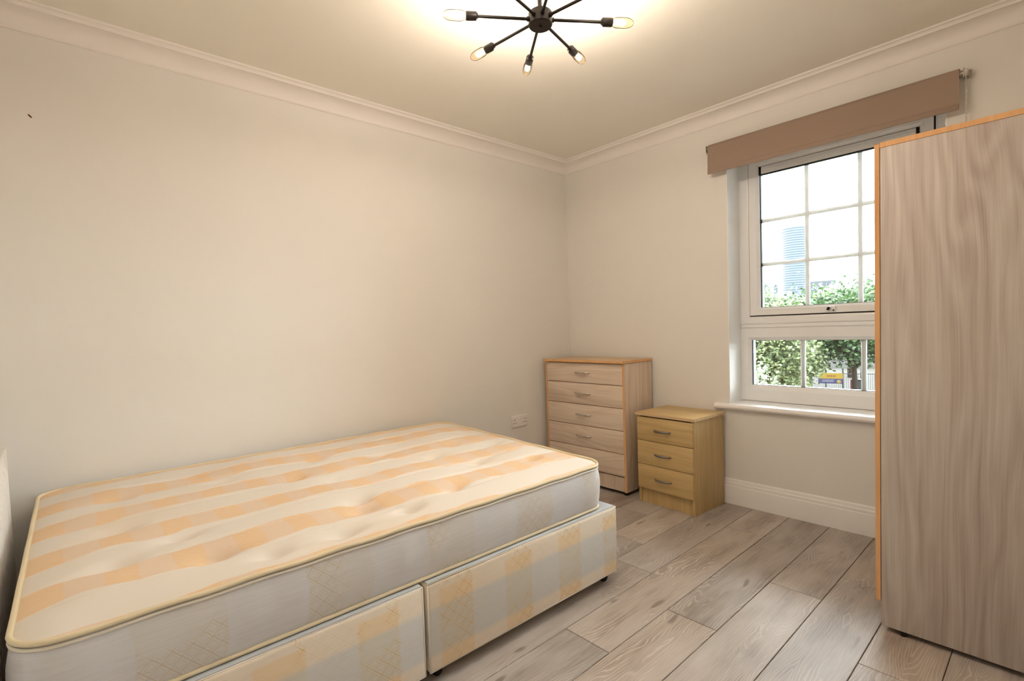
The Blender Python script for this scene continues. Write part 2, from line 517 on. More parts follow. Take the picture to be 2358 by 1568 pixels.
# remains of the window handle
hp = wbox('handle_base', (XFc - 0.018, -1.765, 1.128), (XFc - 0.009, -1.715, 1.158), M_upvc, 0.003)
M_black = plain('black_plastic', (26, 22, 20), 0.45, 0.4)
bm = bm_new()
add_tube(bm, [(XFc - 0.010, -1.733, 1.142), (XFc - 0.028, -1.733, 1.142), (XFc - 0.032, -1.738, 1.148), (XFc - 0.032, -1.742, 1.154)], [0.007, 0.007, 0.007, 0.005], 10)
e = wbm('spindle_stub', bm, M_black, sm=40); e.parent = hp
bm = bm_new(); add_lathe(bm, [(0.0045, 0), (0.004, 0.003), (0, 0.004)], (XFc - 0.018, -1.757, 1.135), (-1, 0, 0), 10)
e = wbm('screw', bm, M_black, sm=40); e.parent = hp
# sill with rounded nose and ears beyond the reveal
bm = bm_new()
prof = []
for i in range(9):
    t = -pi / 2 + pi * i / 8
    prof.append((-0.018 - 0.016 * cos(t), 0.586 + 0.016 * sin(t)))
def sill_part(bm, y0, y1, xb):
    pts = prof + [(xb, 0.602 + 0.004), (xb, 0.570)]
    A = [bm.verts.new((x, y0, z)) for x, z in pts]; B = [bm.verts.new((x, y1, z)) for x, z in pts]
    n = len(pts)
    for i in range(n):
        j = (i + 1) % n
        bm.faces.new((A[i], A[j], B[j], B[i]))
    bm.faces.new(A[::-1]); bm.faces.new(B)
sill_part(bm, OY0 + 0.0045, OY1 - 0.0045, 0.21)
sill_part(bm, OY1 - 0.0045, -1.168, -0.0005)
sill_part(bm, -2.318, OY0 + 0.0045, -0.0005)
wbm('window_sill', bm, M_base, sm=35)

# ------------------------------------------------------------------ roller blind
M_blind = plain('taupe_blind_fabric', (162, 140, 124), 0.85, 0.15, bump=0.3, bscale=900, vary=0.04)
M_steel = plain('brushed_steel', (176, 172, 166), 0.35, 0.5, 1.0)
M_clear = plain('pale_clear_plastic', (214, 206, 194), 0.3, 0.5)
blind = tag(empty('roller_blind', (-0.03, -1.725, 1.96)), 'taupe roller blind wound up above the window', 'blind')
BO = Vector((-0.03, -1.725, 1.96))
def bl(name, bm, mat, par=None, sm=35):
    bmesh.ops.translate(bm, verts=bm.verts[:], vec=-BO)
    o = link(name, bm, mat, par or blind)
    if sm: auto_smooth(o, sm)
    return o
bm = bm_new(); add_tube(bm, [(-0.036, -2.283, 2.117), (-0.036, -1.168, 2.117)], 0.019, 20); bl('roller_tube', bm, M_blind)
# cloth comes over the front of the roll and hangs to the bottom hem
bm = bm_new()
cl = [(-0.036 + 0.0215 * cos(t), 2.117 + 0.0215 * sin(t)) for t in [radians(a) for a in range(20, 181, 16)]]
cl += [(-0.0578, 2.06), (-0.0582, 2.0), (-0.0582, 1.985)]
hem = [(-0.0640, 1.980), (-0.0650, 1.972), (-0.0625, 1.9655), (-0.0570, 1.9655), (-0.0545, 1.972), (-0.0560, 1.985)]
ln = cl
rowsA = []
for x, z in ln:
    rowsA.append([bm.verts.new((x, y, z)) for y in (-2.283, -1.725, -1.168)] + [bm.verts.new((x + 0.0012, y, z)) for y in (-2.283, -1.725, -1.168)])
for a, b in zip(rowsA, rowsA[1:]):
    for k in (0, 1, 3, 4): bm.faces.new((a[k], a[k + 1], b[k + 1], b[k]))
    bm.faces.new((a[0], a[3], b[3], b[0])); bm.faces.new((a[2], a[5], b[5], b[2]))
bm.faces.new((rowsA[-1][0], rowsA[-1][1], rowsA[-1][4], rowsA[-1][3])); bm.faces.new((rowsA[-1][1], rowsA[-1][2], rowsA[-1][5], rowsA[-1][4]))
bl('blind_cloth', bm, M_blind)
bm = bm_new(); add_box(bm, (-0.0630, -2.283, 1.963), (-0.0545, -1.168, 1.988), 0.003); bl('bottom_hem', bm, M_blind)
for y, s in ((-2.283, -1), (-1.168, 1)):
    bm = bm_new()
    add_box(bm, (-0.048, min(y + s * 0.012, y + s * 0.015), 2.098), (0.0, max(y + s * 0.012, y + s * 0.015), 2.136), 0.001)
    add_box(bm, (-0.003, min(y + s * 0.012, y + s * 0.034), 2.100), (0.0, max(y + s * 0.012, y + s * 0.034), 2.136), 0.001)
    add_tube(bm, [(-0.036, y - s * 0.004, 2.117), (-0.036, y + s * 0.013, 2.117)], 0.012 if s < 0 else 0.007, 14)
    br = bl('bracket', bm, M_steel)
# control chain: two strands of beads over a sprocket
bm = bm_new(); add_tube(bm, [(-0.036, -2.298, 2.117), (-0.036, -2.310, 2.117)], 0.015, 16); bl('sprocket', bm, M_clear)
bm = bm_new()
add_tube(bm, [(-0.0205, -2.304, 2.117), (-0.0205, -2.304, 0.95), (-0.025, -2.304, 0.925), (-0.036, -2.304, 0.915), (-0.047, -2.304, 0.925), (-0.0515, -2.304, 0.95), (-0.0515, -2.304, 2.117)], 0.0011, 6)
z = 0.96
while z < 2.115:
    for xx in (-0.0205, -0.0515):
        add_lathe(bm, [(0, -0.0026), (0.0024, -0.001), (0.0024, 0.001), (0, 0.0026)], (xx, -2.304, z), (0, 0, 1), 6)
    z += 0.0085
bl('bead_chain', bm, M_clear)

# ------------------------------------------------------------------ ceiling light
M_blackmetal = plain('matt_black_metal', (30, 24, 20), 0.42, 0.45, 0.3)
LH = Vector((-1.673, -1.383, 2.150))
lamp = tag(empty('ceiling_light', (LH.x, LH.y, ZC)), 'black branched ceiling light with eight glowing clear bulbs', 'ceiling light')
LO = Vector((LH.x, LH.y, ZC))
def lp(name, bm, mat, par=None, sm=35):
    bmesh.ops.translate(bm, verts=bm.verts[:], vec=-LO)
    o = link(name, bm, mat, par or lamp)
    auto_smooth(o, sm)
    return o
bm = bm_new(); add_lathe(bm, [(0.055, 0), (0.055, -0.018), (0.05, -0.024), (0, -0.025)], (LH.x, LH.y, ZC), (0, 0, 1), 32); lp('ceiling_rose', bm, M_blackmetal)
bm = bm_new(); add_tube(bm, [(LH.x, LH.y, ZC - 0.02), (LH.x, LH.y, LH.z)], 0.0075, 14); lp('stem', bm, M_blackmetal)
bm = bm_new()
add_lathe(bm, [(0, 0.024), (0.036, 0.024), (0.041, 0.019), (0.041, -0.019), (0.037, -0.024), (0, -0.024)], LH, (0, 0, 1), 36)
hub = lp('hub', bm, M_blackmetal)
bm = bm_new(); add_lathe(bm, [(0.005, -0.023), (0.005, -0.027), (0.003, -0.029), (0, -0.029)], LH, (0, 0, 1), 14)
e = lp('hub_screw', bm, M_blackmetal); e.parent = hub
g = G('bulb_glass')
tr = g.n('ShaderNodeBsdfTransparent'); tr.inputs[0].default_value = (1, 0.93, 0.80, 1)
gl = g.n('ShaderNodeBsdfGlossy'); gl.inputs['Roughness'].default_value = 0.03
fr = g.n('ShaderNodeFresnel'); fr.inputs[0].default_value = 1.12
mx = g.n('ShaderNodeMixShader')
g.put(mx.inputs[0], fr.outputs[0]); g.put(mx.inputs[1], tr.outputs[0]); g.put(mx.inputs[2], gl.outputs[0])
g.put(g.out.inputs[0], mx.outputs[0])
M_bulb = g.mat
g = G('glowing_filament')
em = g.n('ShaderNodeEmission'); em.inputs[0].default_value = (1.0, 0.912, 0.865, 1); em.inputs[1].default_value = BULB
g.put(g.out.inputs[0], em.outputs[0])
M_fil = g.mat
arms = [(146, 0.0), (98, -0.008), (55, -0.016), (13.5, -0.006), (-35, 0.0), (191, 0.004), (236, 0.008), (281, 0.006)]
for a, dz in arms:
    d = Vector((cos(radians(a)) * 0.3, sin(radians(a)) * 0.3, dz)).normalized()
    P = lambda r: LH + d * r
    bm = bm_new(); add_tube(bm, [P(0.036), P(0.219)], 0.0052, 12); add_tube(bm, [P(0.036), P(0.047)], 0.008, 12); lp('arm', bm, M_blackmetal)
    bm = bm_new()
    add_lathe(bm, [(0.0, 0.214), (0.009, 0.214), (0.0145, 0.220), (0.0145, 0.252), (0.013, 0.255), (0, 0.255)], LH, d, 18)
    lp('lamp_holder', bm, M_blackmetal)
    bm = bm_new()
    add_lathe(bm, [(0.0115, 0.253), (0.0130, 0.258), (0.0160, 0.266), (0.0170, 0.276), (0.0170, 0.300), (0.0160, 0.311), (0.0130, 0.321), (0.0085, 0.328), (0.003, 0.3315), (0, 0.332)], LH, d, 20)
    bulb = lp('bulb', bm, M_bulb)
    bm = bm_new()
    add_lathe(bm, [(0, 0.274), (0.005, 0.276), (0.0090, 0.282), (0.0095, 0.290), (0.0085, 0.298), (0.004, 0.303), (0, 0.304)], LH, d, 14)
    f = lp('filament', bm, M_fil); f.parent = bulb

# ------------------------------------------------------------------ furniture materials
GD, GM, GL_ = (158, 134, 118), (180, 160, 144), (198, 182, 166)
M_oakV = wood('grey_oak_upright_grain', 2, (168, 150, 141), (190, 177, 167), (207, 197, 188), contrast=1.2)
M_oakC = wood('lamplit_oak_upright_grain', 2, (192, 168, 146), (214, 192, 170), (226, 208, 188), contrast=1.0)  # wardrobe oak made paler and warmer: lamp light on the chest, put into the colour
M_oakH = wood('lamplit_oak_level_grain', 1, (204, 180, 158), (225, 204, 183), (235, 218, 200), contrast=0.9)  # drawer fronts carry the same painted-in lamp light
M_oakTop = wood('grey_oak_top', 1, (180, 148, 112), (206, 176, 138), (222, 196, 160))
M_edge = wood('orange_edge_band', 2, (212, 156, 104), (224, 172, 120), (232, 184, 134), contrast=0.4)
M_beechV = wood('beech_upright_grain', 2, (180, 150, 100), (200, 170, 118), (214, 186, 136), contrast=0.5)
M_beechH = wood('beech_level_grain', 1, (182, 152, 100), (204, 174, 120), (216, 188, 138), contrast=0.45)
M_beechE = wood('pale_beech_edge', 1, (190, 158, 116), (212, 182, 142), (224, 198, 162), contrast=0.4)
M_shadowgap = plain('gap_shade_dark', (60, 46, 34), 0.8, 0.2)  # dark brown stands in for the shade inside the drawer gaps
M_chrome = plain('satin_nickel', (200, 194, 186), 0.25, 0.5, 1.0)
M_gunmetal = plain('dull_grey_metal', (138, 134, 132), 0.4, 0.5, 1.0)
M_glide = plain('black_glide', (22, 20, 20), 0.5, 0.4)

def bow_handle(parent, x, yc, z, half, mat, r=0.0042, out=0.024):
    """bow handle on a face that looks to -x; spans along y"""
    pts = []
    for i in range(15):
        t = -1 + 2 * i / 14
        pts.append((x - out * (1 - t * t) ** 0.5 * 0.9 - 0.001 if abs(t) < 1 else x + 0.001, yc + half * t, z))
    pts = []
    n = 18
    for i in range(n + 1):
        t = -1 + 2 * i / n
        d = out * (1 - abs(t) ** 3.2)
        pts.append((x + 0.001 - d, yc + half * t, z))
    bm = bm_new()
    rr = [r * (0.85 + 0.35 * (1 - abs(-1 + 2 * i / n) ** 2)) for i in range(n + 1)]
    add_tube(bm, pts, rr, 10)
    for v in bm.verts: v.co.z = z + (v.co.z - z) * 1.3
    o = link('handle', bm, mat, parent); auto_smooth(o, 50)
    return o

# ------------------------------------------------------------------ chest of five drawers (front looks to -x)
cx, cyr, Wc, Dc = -0.330, -0.735, 0.688, 0.308
chest = tag(empty('chest_of_drawers', (cx, cyr, 0.0), 0.0), 'tall grey oak chest of five drawers with orange edging in the corner', 'chest of drawers')
# local: x back from the front 0..Dc, y from right side 0..Wc
ZB = 0.024
box('side_panel', (0.0, 0.0, ZB), (Dc, 0.016, 0.848), M_oakC, chest, 0.0006)
box('side_panel', (0.0, Wc - 0.016, ZB), (Dc, Wc, 0.848), M_oakC, chest, 0.0006)
box('edge_band', (-0.0012, 0.0, ZB), (0.0, 0.016, 0.848), M_edge, chest)
box('edge_band', (-0.0012, Wc - 0.016, ZB), (0.0, Wc, 0.848), M_edge, chest)
tp = box('top_panel', (-0.018, -0.004, 0.850), (Dc, Wc + 0.004, 0.866), M_oakTop, chest, 0.0008)
bm = bm_new()
add_box(bm, (-0.0192, -0.0052, 0.850), (-0.018, Wc + 0.0052, 0.866)); add_box(bm, (-0.0192, -0.0052, 0.850), (Dc, -0.004, 0.866)); add_box(bm, (-0.0192, Wc + 0.004, 0.850), (Dc, Wc + 0.0052, 0.866))
link('edge_band', bm, M_edge, tp)
box('back_panel', (Dc - 0.004, 0.016, ZB), (Dc, Wc - 0.016, 0.848), M_oakC, chest)
box('plinth', (0.008, 0.016, ZB), (0.024, Wc - 0.016, 0.116), M_oakC, chest)
box('gap_shade_sheet', (0.020, 0.016, 0.116), (0.030, Wc - 0.016, 0.846), M_shadowgap, chest)  # dark sheet behind the drawers, painted shade showing through the gaps
zs = [0.846, 0.708, 0.562, 0.417, 0.269, 0.122]
for i in range(5):
    dr = box('drawer', (0.0, 0.0172, zs[i + 1] + 0.0022), (0.018, Wc - 0.0172, zs[i] - 0.0022), M_oakH, chest, 0.0008)
    box('edge_band', (0.004, 0.0174, zs[i] - 0.0024), (0.0175, Wc - 0.0174, zs[i] - 0.0016), M_edge, dr)
    bow_handle(dr, 0.0, Wc - 0.343, (zs[i] + zs[i + 1]) / 2 + 0.003, 0.066, M_chrome)
for px in (0.03, Dc - 0.03):
    for py in (0.03, Wc - 0.03):
        bm = bm_new(); add_lathe(bm, [(0.014, 0), (0.014, ZB), ], (px, py, 0), (0, 0, 1), 12); link('foot', bm, M_glide, chest)

# ------------------------------------------------------------------ bedside cabinet of three drawers
ns = tag(empty('bedside_cabinet', (-0.354, -1.208, 0.0), -0.048), 'small beech bedside cabinet with three drawers below the window', 'bedside cabinet')
Wn, Dn = 0.378, 0.325
box('side_panel', (0, 0, 0), (Dn, 0.016, 0.540), M_beechV, ns, 0.0006)
box('side_panel', (0, Wn - 0.016, 0), (Dn, Wn, 0.540), M_beechV, ns, 0.0006)
tp = box('top_panel', (-0.014, -0.010, 0.540), (Dn, Wn + 0.010, 0.5575), M_beechH, ns, 0.0015)
bm = bm_new()
add_box(bm, (-0.0152, -0.0112, 0.5412), (-0.0138, Wn + 0.0112, 0.5563)); add_box(bm, (-0.0152, -0.0112, 0.5412), (Dn, -0.0098, 0.5563)); add_box(bm, (-0.0152, Wn + 0.0098, 0.5412), (Dn, Wn + 0.0112, 0.5563))
link('edge_band', bm, M_beechE, tp)
box('back_panel', (Dn - 0.004, 0.016, 0.0), (Dn, Wn - 0.016, 0.540), M_beechV, ns)
box('plinth', (0.014, 0.016, 0.0), (0.030, Wn - 0.016, 0.100), M_beechV, ns)
box('gap_shade_sheet', (0.006, 0.016, 0.100), (0.016, Wn - 0.016, 0.538), M_shadowgap, ns)  # painted shade sheet for the gaps of these three drawers
zs = [0.534, 0.390, 0.243, 0.094]
for i in range(3):
    dr = box('drawer', (-0.012, 0.002, zs[i + 1] + 0.0016), (0.005, Wn - 0.002, zs[i] - 0.0016), M_beechH, ns, 0.0018)
    bow_handle(dr, -0.012, Wn - 0.180, (zs[i] + zs[i + 1]) / 2 - 0.003, 0.056, M_gunmetal)

# ------------------------------------------------------------------ wardrobe (doors look to +y, its side is seen)
WX, WY = -0.874, -2.174
wr = tag(empty('wardrobe', (WX, WY, 0.0)), 'tall grey oak wardrobe with orange edging standing in front of the window', 'wardrobe')
Ww, Dw, Hw, Wb = 0.800, 0.600, 1.677, 0.018
box('side_panel', (0, -Dw, Wb), (0.018, 0, Hw - 0.017), M_oakV, wr, 0.0006)
box('side_panel', (Ww - 0.018, -Dw, Wb), (Ww, 0, Hw - 0.017), M_oakV, wr, 0.0006)
tp = box('top_panel', (0.0, -Dw, Hw - 0.0165), (Ww, 0, Hw), M_oakTop, wr, 0.0006)
box('edge_band', (-0.0014, -Dw, Hw - 0.0165), (0.0, 0, Hw), M_edge, tp)
box('edge_band', (0.0, 0.0, Hw - 0.0165), (Ww, 0.0012, Hw), M_edge, tp)
box('base_panel', (0.018, -Dw + 0.004, 0.095), (Ww - 0.018, -0.002, 0.111), M_oakTop, wr)
box('plinth', (0.018, -0.020, Wb), (Ww - 0.018, -0.004, 0.094), M_oakV, wr)
box('back_panel', (0.018, -Dw, Wb), (Ww - 0.018, -Dw + 0.004, Hw - 0.017), M_oakV, wr)
for x0, x1, hx in ((0.0005, Ww / 2 - 0.0015, Ww / 2 - 0.04), (Ww / 2 + 0.0015, Ww - 0.0005, Ww / 2 + 0.04)):
    d = box('door', (x0 + 0.001, 0.0025, 0.103), (x1 - 0.001, 0.0165, Hw - 0.002), M_oakV, wr, 0.0006)
    bm = bm_new()
    add_box(bm, (x0, 0.002, 0.102), (x0 + 0.0012, 0.0166, Hw - 0.001)); add_box(bm, (x1 - 0.0012, 0.002, 0.102), (x1, 0.0166, Hw - 0.001))
    add_box(bm, (x0, 0.002, Hw - 0.0022), (x1, 0.0166, Hw - 0.001)); add_box(bm, (x0, 0.002, 0.102), (x1, 0.0166, 0.1032))
    link('edge_band', bm, M_edge, d)
    bm = bm_new()
    n = 16
    add_tube(bm, [(hx, 0.0155 + 0.024 * (1 - abs(-1 + 2 * i / n) ** 3.2), 0.92 + 0.066 * (-1 + 2 * i / n)) for i in range(n + 1)], 0.0046, 10)
    auto_smooth(link('handle', bm, M_chrome, d), 50)
for px in (0.009, Ww - 0.009):
    for py in (-0.06, -Dw + 0.06):
        bm = bm_new(); add_lathe(bm, [(0.008, 0), (0.008, Wb)], (px, py, 0), (0, 0, 1), 10); link('foot', bm, M_glide, wr)

# ------------------------------------------------------------------ bed: divan base and mattress
BX, BY, BA = -1.232, -1.319, -0.0166
def diamonds(g, u, v, size):
    """woven diamond outline motif, 0..1"""
    a = g.m('DIVIDE', g.m('ADD', u, v), size); b = g.m('DIVIDE', g.m('SUBTRACT', u, v), size)
    fa = g.m('ABSOLUTE', g.m('SUBTRACT', g.m('FRACT', a), 0.5)); fb = g.m('ABSOLUTE', g.m('SUBTRACT', g.m('FRACT', b), 0.5))
    mxx = g.m('MAXIMUM', fa, fb)
    l1 = g.smooth(mxx, 0.445, 0.475)
    l2 = g.m('MULTIPLY', g.smooth(mxx, 0.23, 0.26), g.m('SUBTRACT', 1.0, g.smooth(mxx, 0.29, 0.32)))
    return g.m('MAXIMUM', l1, g.m('MULTIPLY', l2, 0.6))

def blocks(g, x, x0, period, duty=0.5, soft=0.012):
    f = g.m('FRACT', g.m('DIVIDE', g.m('SUBTRACT', x, x0), period))
    return g.m('MULTIPLY', g.smooth(f, 0.0, soft), g.m('SUBTRACT', 1.0, g.smooth(f, duty, duty + soft)))

def mattress_top_mat():
    g = G('striped_mattress_ticking')
    o = g.obj(); x, y, z = g.xyz(o)
    wob = g.m('SUBTRACT', g.noise(g.vec(g.m('MULTIPLY', x, 4.6), g.m('MULTIPLY', y, 5.0), 0.3), 1.0, 2, 0.5), 0.5)
    bow = g.m('MULTIPLY', g.m('SINE', g.m('MULTIPLY', g.m('ADD', x, 1.83), 1.74)), 0.012)
    yd = g.m('SUBTRACT', g.m('ADD', y, g.m('MULTIPLY', wob, 0.055)), bow)
    s = blocks(g, yd, 0.164, 0.25, 0.49, 0.012)
    k = blocks(g, g.m('ADD', x, g.m('MULTIPLY', wob, 0.02)), -1.682, 0.143, 0.49, 0.03)
    dia = diamonds(g, x, y, 0.026)
    weave = g.noise(g.vec(g.m('MULTIPLY', x, 60), g.m('MULTIPLY', y, 60), 0), 1.0, 2)
    pat = g.mix(g.m('ADD', g.m('MULTIPLY', dia, 0.6), g.m('MULTIPLY', weave, 0.35)), lin((231, 193, 148)), lin((228, 208, 180)))
    pl = g.mix(weave, lin((226, 200, 174)), lin((229, 206, 182)))
    org = g.mix(k, pl, pat)
    st = g.noise(g.vec(g.m('MULTIPLY', x, 1.4), g.m('MULTIPLY', y, 2.2), 4.0), 1.0, 3, 0.6)
    wht = g.mix(g.m('MULTIPLY', g.smooth(st, 0.52, 0.72), 0.5), lin((230, 221, 209)), lin((228, 209, 184)))
    c = g.mix(s, wht, org)
    g.bump(g.noise(g.vmul(o, (1, 1, 1)), 700, 2), 0.12, 0.0004)
    m_ = g.col(c, 0.7, 0.2)
    g.b.inputs['Sheen Weight'].default_value = 0.1
    return m_
def border_mat():
    g = G('grey_brocade_border')
    o = g.obj(); x, y, z = g.xyz(o)
    u = g.m('ADD', x, y)
    k = blocks(g, u, -0.90, 0.364, 0.49, 0.02)
    dia = diamonds(g, u, g.m('MULTIPLY', z, 1.0), 0.040)
    cl_ = g.smooth(g.noise(g.vec(g.m('MULTIPLY', u, 6), 0, g.m('MULTIPLY', z, 9)), 1.0, 2), 0.42, 0.60)
    sheen = g.noise(g.vec(g.m('MULTIPLY', u, 9), g.m('MULTIPLY', z, 160), 0), 1.0, 3, 0.6)
    p1 = g.mix(sheen, lin((208, 203, 199)), lin((232, 227, 222)))
    p2 = g.mix(sheen, lin((210, 208, 209)), lin((232, 230, 231)))
    c = g.mix(k, p2, p1)
    c = g.mix(g.m('MULTIPLY', g.m('MULTIPLY', dia, k), g.m('MULTIPLY', cl_, 0.62)), c, lin((204, 182, 142)))
    g.bump(sheen, 0.1, 0.0006)
    return g.col(c, 0.5, 0.35)
def base_mat():
    g = G('plaid_divan_fabric')
    o = g.obj(); x, y, z = g.xyz(o)
    u = g.m('ADD', x, y)
    k = blocks(g, u, -0.897, 0.266, 0.47, 0.05)
    zz = z
    mid = g.m('MULTIPLY', g.smooth(zz, 0.086, 0.112), g.m('SUBTRACT', 1.0, g.smooth(zz, 0.232, 0.258)))
    bandz = g.m('MULTIPLY', g.smooth(zz, 0.046, 0.056), g.m('SUBTRACT', 1.0, g.smooth(zz, 0.294, 0.304)))
    sheen = g.noise(g.vec(g.m('MULTIPLY', u, 12), g.m('MULTIPLY', z, 130), 0), 1.0, 3, 0.6)
    cream = g.mix(sheen, lin((232, 216, 196)), lin((242, 230, 212)))
    peach = g.mix(sheen, lin((234, 208, 172)), lin((240, 217, 184)))
    gry = g.mix(sheen, lin((208, 201, 188)), lin((222, 215, 203)))
    blu = g.mix(sheen, lin((209, 206, 202)), lin((223, 220, 216)))
    cA = g.mix(mid, g.mix(bandz, cream, peach), gry)
    cB = g.mix(mid, cream, blu)
    c = g.mix(k, cB, cA)
    dia = diamonds(g, u, z, 0.042)
    cl_ = g.smooth(g.noise(g.vec(g.m('MULTIPLY', u, 7), 0, g.m('MULTIPLY', z, 8)), 1.0, 2), 0.40, 0.60)
    c = g.mix(g.m('MULTIPLY', g.m('MULTIPLY', dia, cl_), g.m('ADD', 0.2, g.m('MULTIPLY', k, 0.6))), c, lin((214, 178, 116)))
    g.bump(sheen, 0.1, 0.0006)
    return g.col(c, 0.5, 0.35)
M_top, M_border, M_bfab = mattress_top_mat(), border_mat(), base_mat()
M_piping = plain('cream_piping', (228, 212, 178), 0.55, 0.3)
M_pipew = plain('ivory_piping', (230, 222, 206), 0.55, 0.3)
M_btop = plain('pale_blue_grey_platform_cloth', (196, 200, 204), 0.7, 0.2)

base = tag(empty('divan_base', (BX, BY, 0), BA), 'divan bed base in cream and grey plaid fabric under the mattress', 'bed base')
def divan_section(x0, x1, y1):
    z0, z1, r = 0.045, 0.328, 0.012
    bm = bm_new(); add_box(bm, (x0, 0, z0), (x1, y1, z1), 0.012, 3)
    s = link('base_section', bm, M_bfab, base); auto_smooth(s, 40)
    bm = bm_new(); add_box(bm, (x0 + 0.006, 0.006, z1 - 0.002), (x1 - 0.006, y1 - 0.006, z1 + 0.0015), 0.001)
    link('platform_cloth', bm, M_btop, s)
    bm = bm_new()
    q = 0.004
    add_tube(bm, [(x0 + q, q, z0 + q), (x0 + q, q, z1 - q)], 0.0035, 8)
    add_tube(bm, [(x1 - q, q, z0 + q), (x1 - q, q, z1 - q)], 0.0035, 8)
    add_tube(bm, [(x0 + q, q, z1 - q), (x1 - q, q, z1 - q), (x1 - q, y1 - q, z1 - q), (x0 + q, y1 - q, z1 - q)], 0.0032, 8, closed=True)
    add_tube(bm, [(x0 + q, q, z0 + q), (x1 - q, q, z0 + q)], 0.003, 8)
    link('piping', bm, M_pipew, s, smooth=True)
    for px in (x0 + 0.05, x1 - 0.045):
        for py in (0.045, y1 - 0.045):
            bm = bm_new()
            add_lathe(bm, [(0.0, -0.009), (0.015, -0.009), (0.019, -0.006), (0.019, 0.006), (0.015, 0.009), (0, 0.009)], (px, py, 0.019), (0.94, 0.34, 0), 18)
            add_lathe(bm, [(0.012, 0.036), (0.016, 0.040), (0.016, z0 + 0.002), (0, z0 + 0.002)], (px, py, 0), (0, 0, 1), 14)
            add_box(bm, (px - 0.011, py - 0.012, 0.018), (px + 0.011, py + 0.012, 0.038), 0.003)
            c = link('castor', bm, M_glide, s); auto_smooth(c, 40)
divan_section(-0.936, 0.0, 1.25)
divan_section(-1.842, -0.946, 1.25)

mat_ = tag(empty('mattress', (BX, BY, 0.330), BA), 'cream mattress with pale orange stripes on the divan base', 'mattress')
MX0, MX1, MY0, MY1, ZM0 = -1.832, -0.036, 0.022, 1.262, 0.3305
RC = 0.085
tufts = [(-2.842, -.372), (-2.864, -.721), (-2.883, -.993), (-2.606, -.272), (-2.734, -.911), (-2.685, -1.111), (-2.565, -1.193), (-2.157, -.396),
         (-2.32, -.595), (-2.205, -.725), (-2.537, -.43), (-1.397, -.439), (-1.574, -.601), (-1.423, -.728), (-1.475, -1.06), (-1.768, -.73), (-1.932, -.537),
         (-2.251, -1.08), (-2.115, -.735), (-1.671, -.933), (-1.928, -1.128), (-2.236, -.99), (-2.368, -1.2), (-2.148, -1.18), (-1.94, -.2)]
tuf = [(tx - BX, ty - BY - 0.0166 * (BX - tx)) for tx, ty in tufts]
def zedge(y):
    return 0.513 + 0.030 * (y - MY0) / (MY1 - MY0)
def rounded(px, py, inset=0.0):
    hx, hy = (MX1 - MX0) / 2 - inset, (MY1 - MY0) / 2 - inset
    r = max(RC - inset, 0.01)
    cx_, cy_ = (MX0 + MX1) / 2, (MY0 + MY1) / 2
    x, y = px * hx, py * hy
    ix, iy = max(-(hx - r), min(hx - r, x)), max(-(hy - r), min(hy - r, y))
    dx, dy = x - ix, y - iy
    L = math.hypot(dx, dy)
    if L > 1e-9:
        k = max(abs(dx), abs(dy)) / L
        dx *= k; dy *= k
    return cx_ + ix + dx, cy_ + iy + dy
def top_z(x, y):
    qx = abs(x - (MX0 + MX1) / 2) - ((MX1 - MX0) / 2 - RC)
    qy = abs(y - (MY0 + MY1) / 2) - ((MY1 - MY0) / 2 - RC)
    e = RC - math.hypot(max(qx, 0), max(qy, 0)) - min(max(qx, qy), 0)
    e = max(e - 0.006, 0)
    z = zedge(y) + 0.024 * (1 - math.exp(-e / 0.07))
    # channels along the stripes
    f = ((y - 0.164) / 0.125) % 1.0
    dd = min(f, 1 - f) * 0.125
    fade = min(1, e / 0.08)
    z -= 0.0065 * math.exp(-(dd / 0.010) ** 2) * fade
    for tx, ty in tuf:
        dx, dy = x - tx, y - ty
        if abs(dx) < 0.3 and abs(dy) < 0.2:
            z -= (0.021 * math.exp(-(dx / 0.045) ** 2 - (dy / 0.026) ** 2) + 0.006 * math.exp(-(dx / 0.12) ** 2 - (dy / 0.07) ** 2)) * fade
    z += (0.0022 * sin(7.1 * x + 3.3 * y) + 0.0018 * sin(13.0 * x - 9.0 * y + 1.0)) * fade
    return z
bm = bm_new()
NX, NY = 260, 180
grid = []
for i in range(NX + 1):
    row = []
    for j in range(NY + 1):
        x, y = rounded(-1 + 2 * i / NX, -1 + 2 * j / NY, 0.006)
        row.append(bm.verts.new((x, y, top_z(x, y) - 0.33)))
    grid.append(row)
for i in range(NX):
    for j in range(NY):
        bm.faces.new((grid[i][j], grid[i + 1][j], grid[i + 1][j + 1], grid[i][j + 1]))
link('top_panel', bm, M_top, mat_, smooth=True)
# outline
outl = []
n1, n2 = 90, 64
seq = [(-1 + 2 * i / n1, -1) for i in range(n1)] + [(1, -1 + 2 * i / n2) for i in range(n2)] + [(1 - 2 * i / n1, 1) for i in range(n1)] + [(-1, 1 - 2 * i / n2) for i in range(n2)]
bm = bm_new()
loops = []
lev = 9
rnd = random.Random(3)
wrk = [rnd.uniform(-1, 1) for _ in range(len(seq))]
for l in range(lev + 1):
    t = l / lev
    bulge = 0.012 * sin(pi * t) ** 0.8
    lp_ = []
    for q, (a, b) in enumerate(seq):
        x, y = rounded(a, b, 0.004 - bulge)
        zt = zedge(y) - 0.004
        zz = (0.336 * t + zt * (1 - t))
        w = 0.0016 * sin(pi * t) * sin(26 * x + 19 * y + 9 * t) + 0.0012 * sin(pi * t) * sin(61 * x - 40 * y)
        nx_, ny_ = x - (MX0 + MX1) / 2, y - (MY0 + MY1) / 2
        L = math.hypot(nx_, ny_)
        lp_.append(bm.verts.new((x + w * nx_ / L, y + w * ny_ / L, zz - 0.33)))
    loops.append(lp_)
N = len(seq)
for a, b in zip(loops, loops[1:]):
    for k in range(N):
        bm.faces.new((a[k], a[(k + 1) % N], b[(k + 1) % N], b[k]))
bm.faces.new(loops[-1])
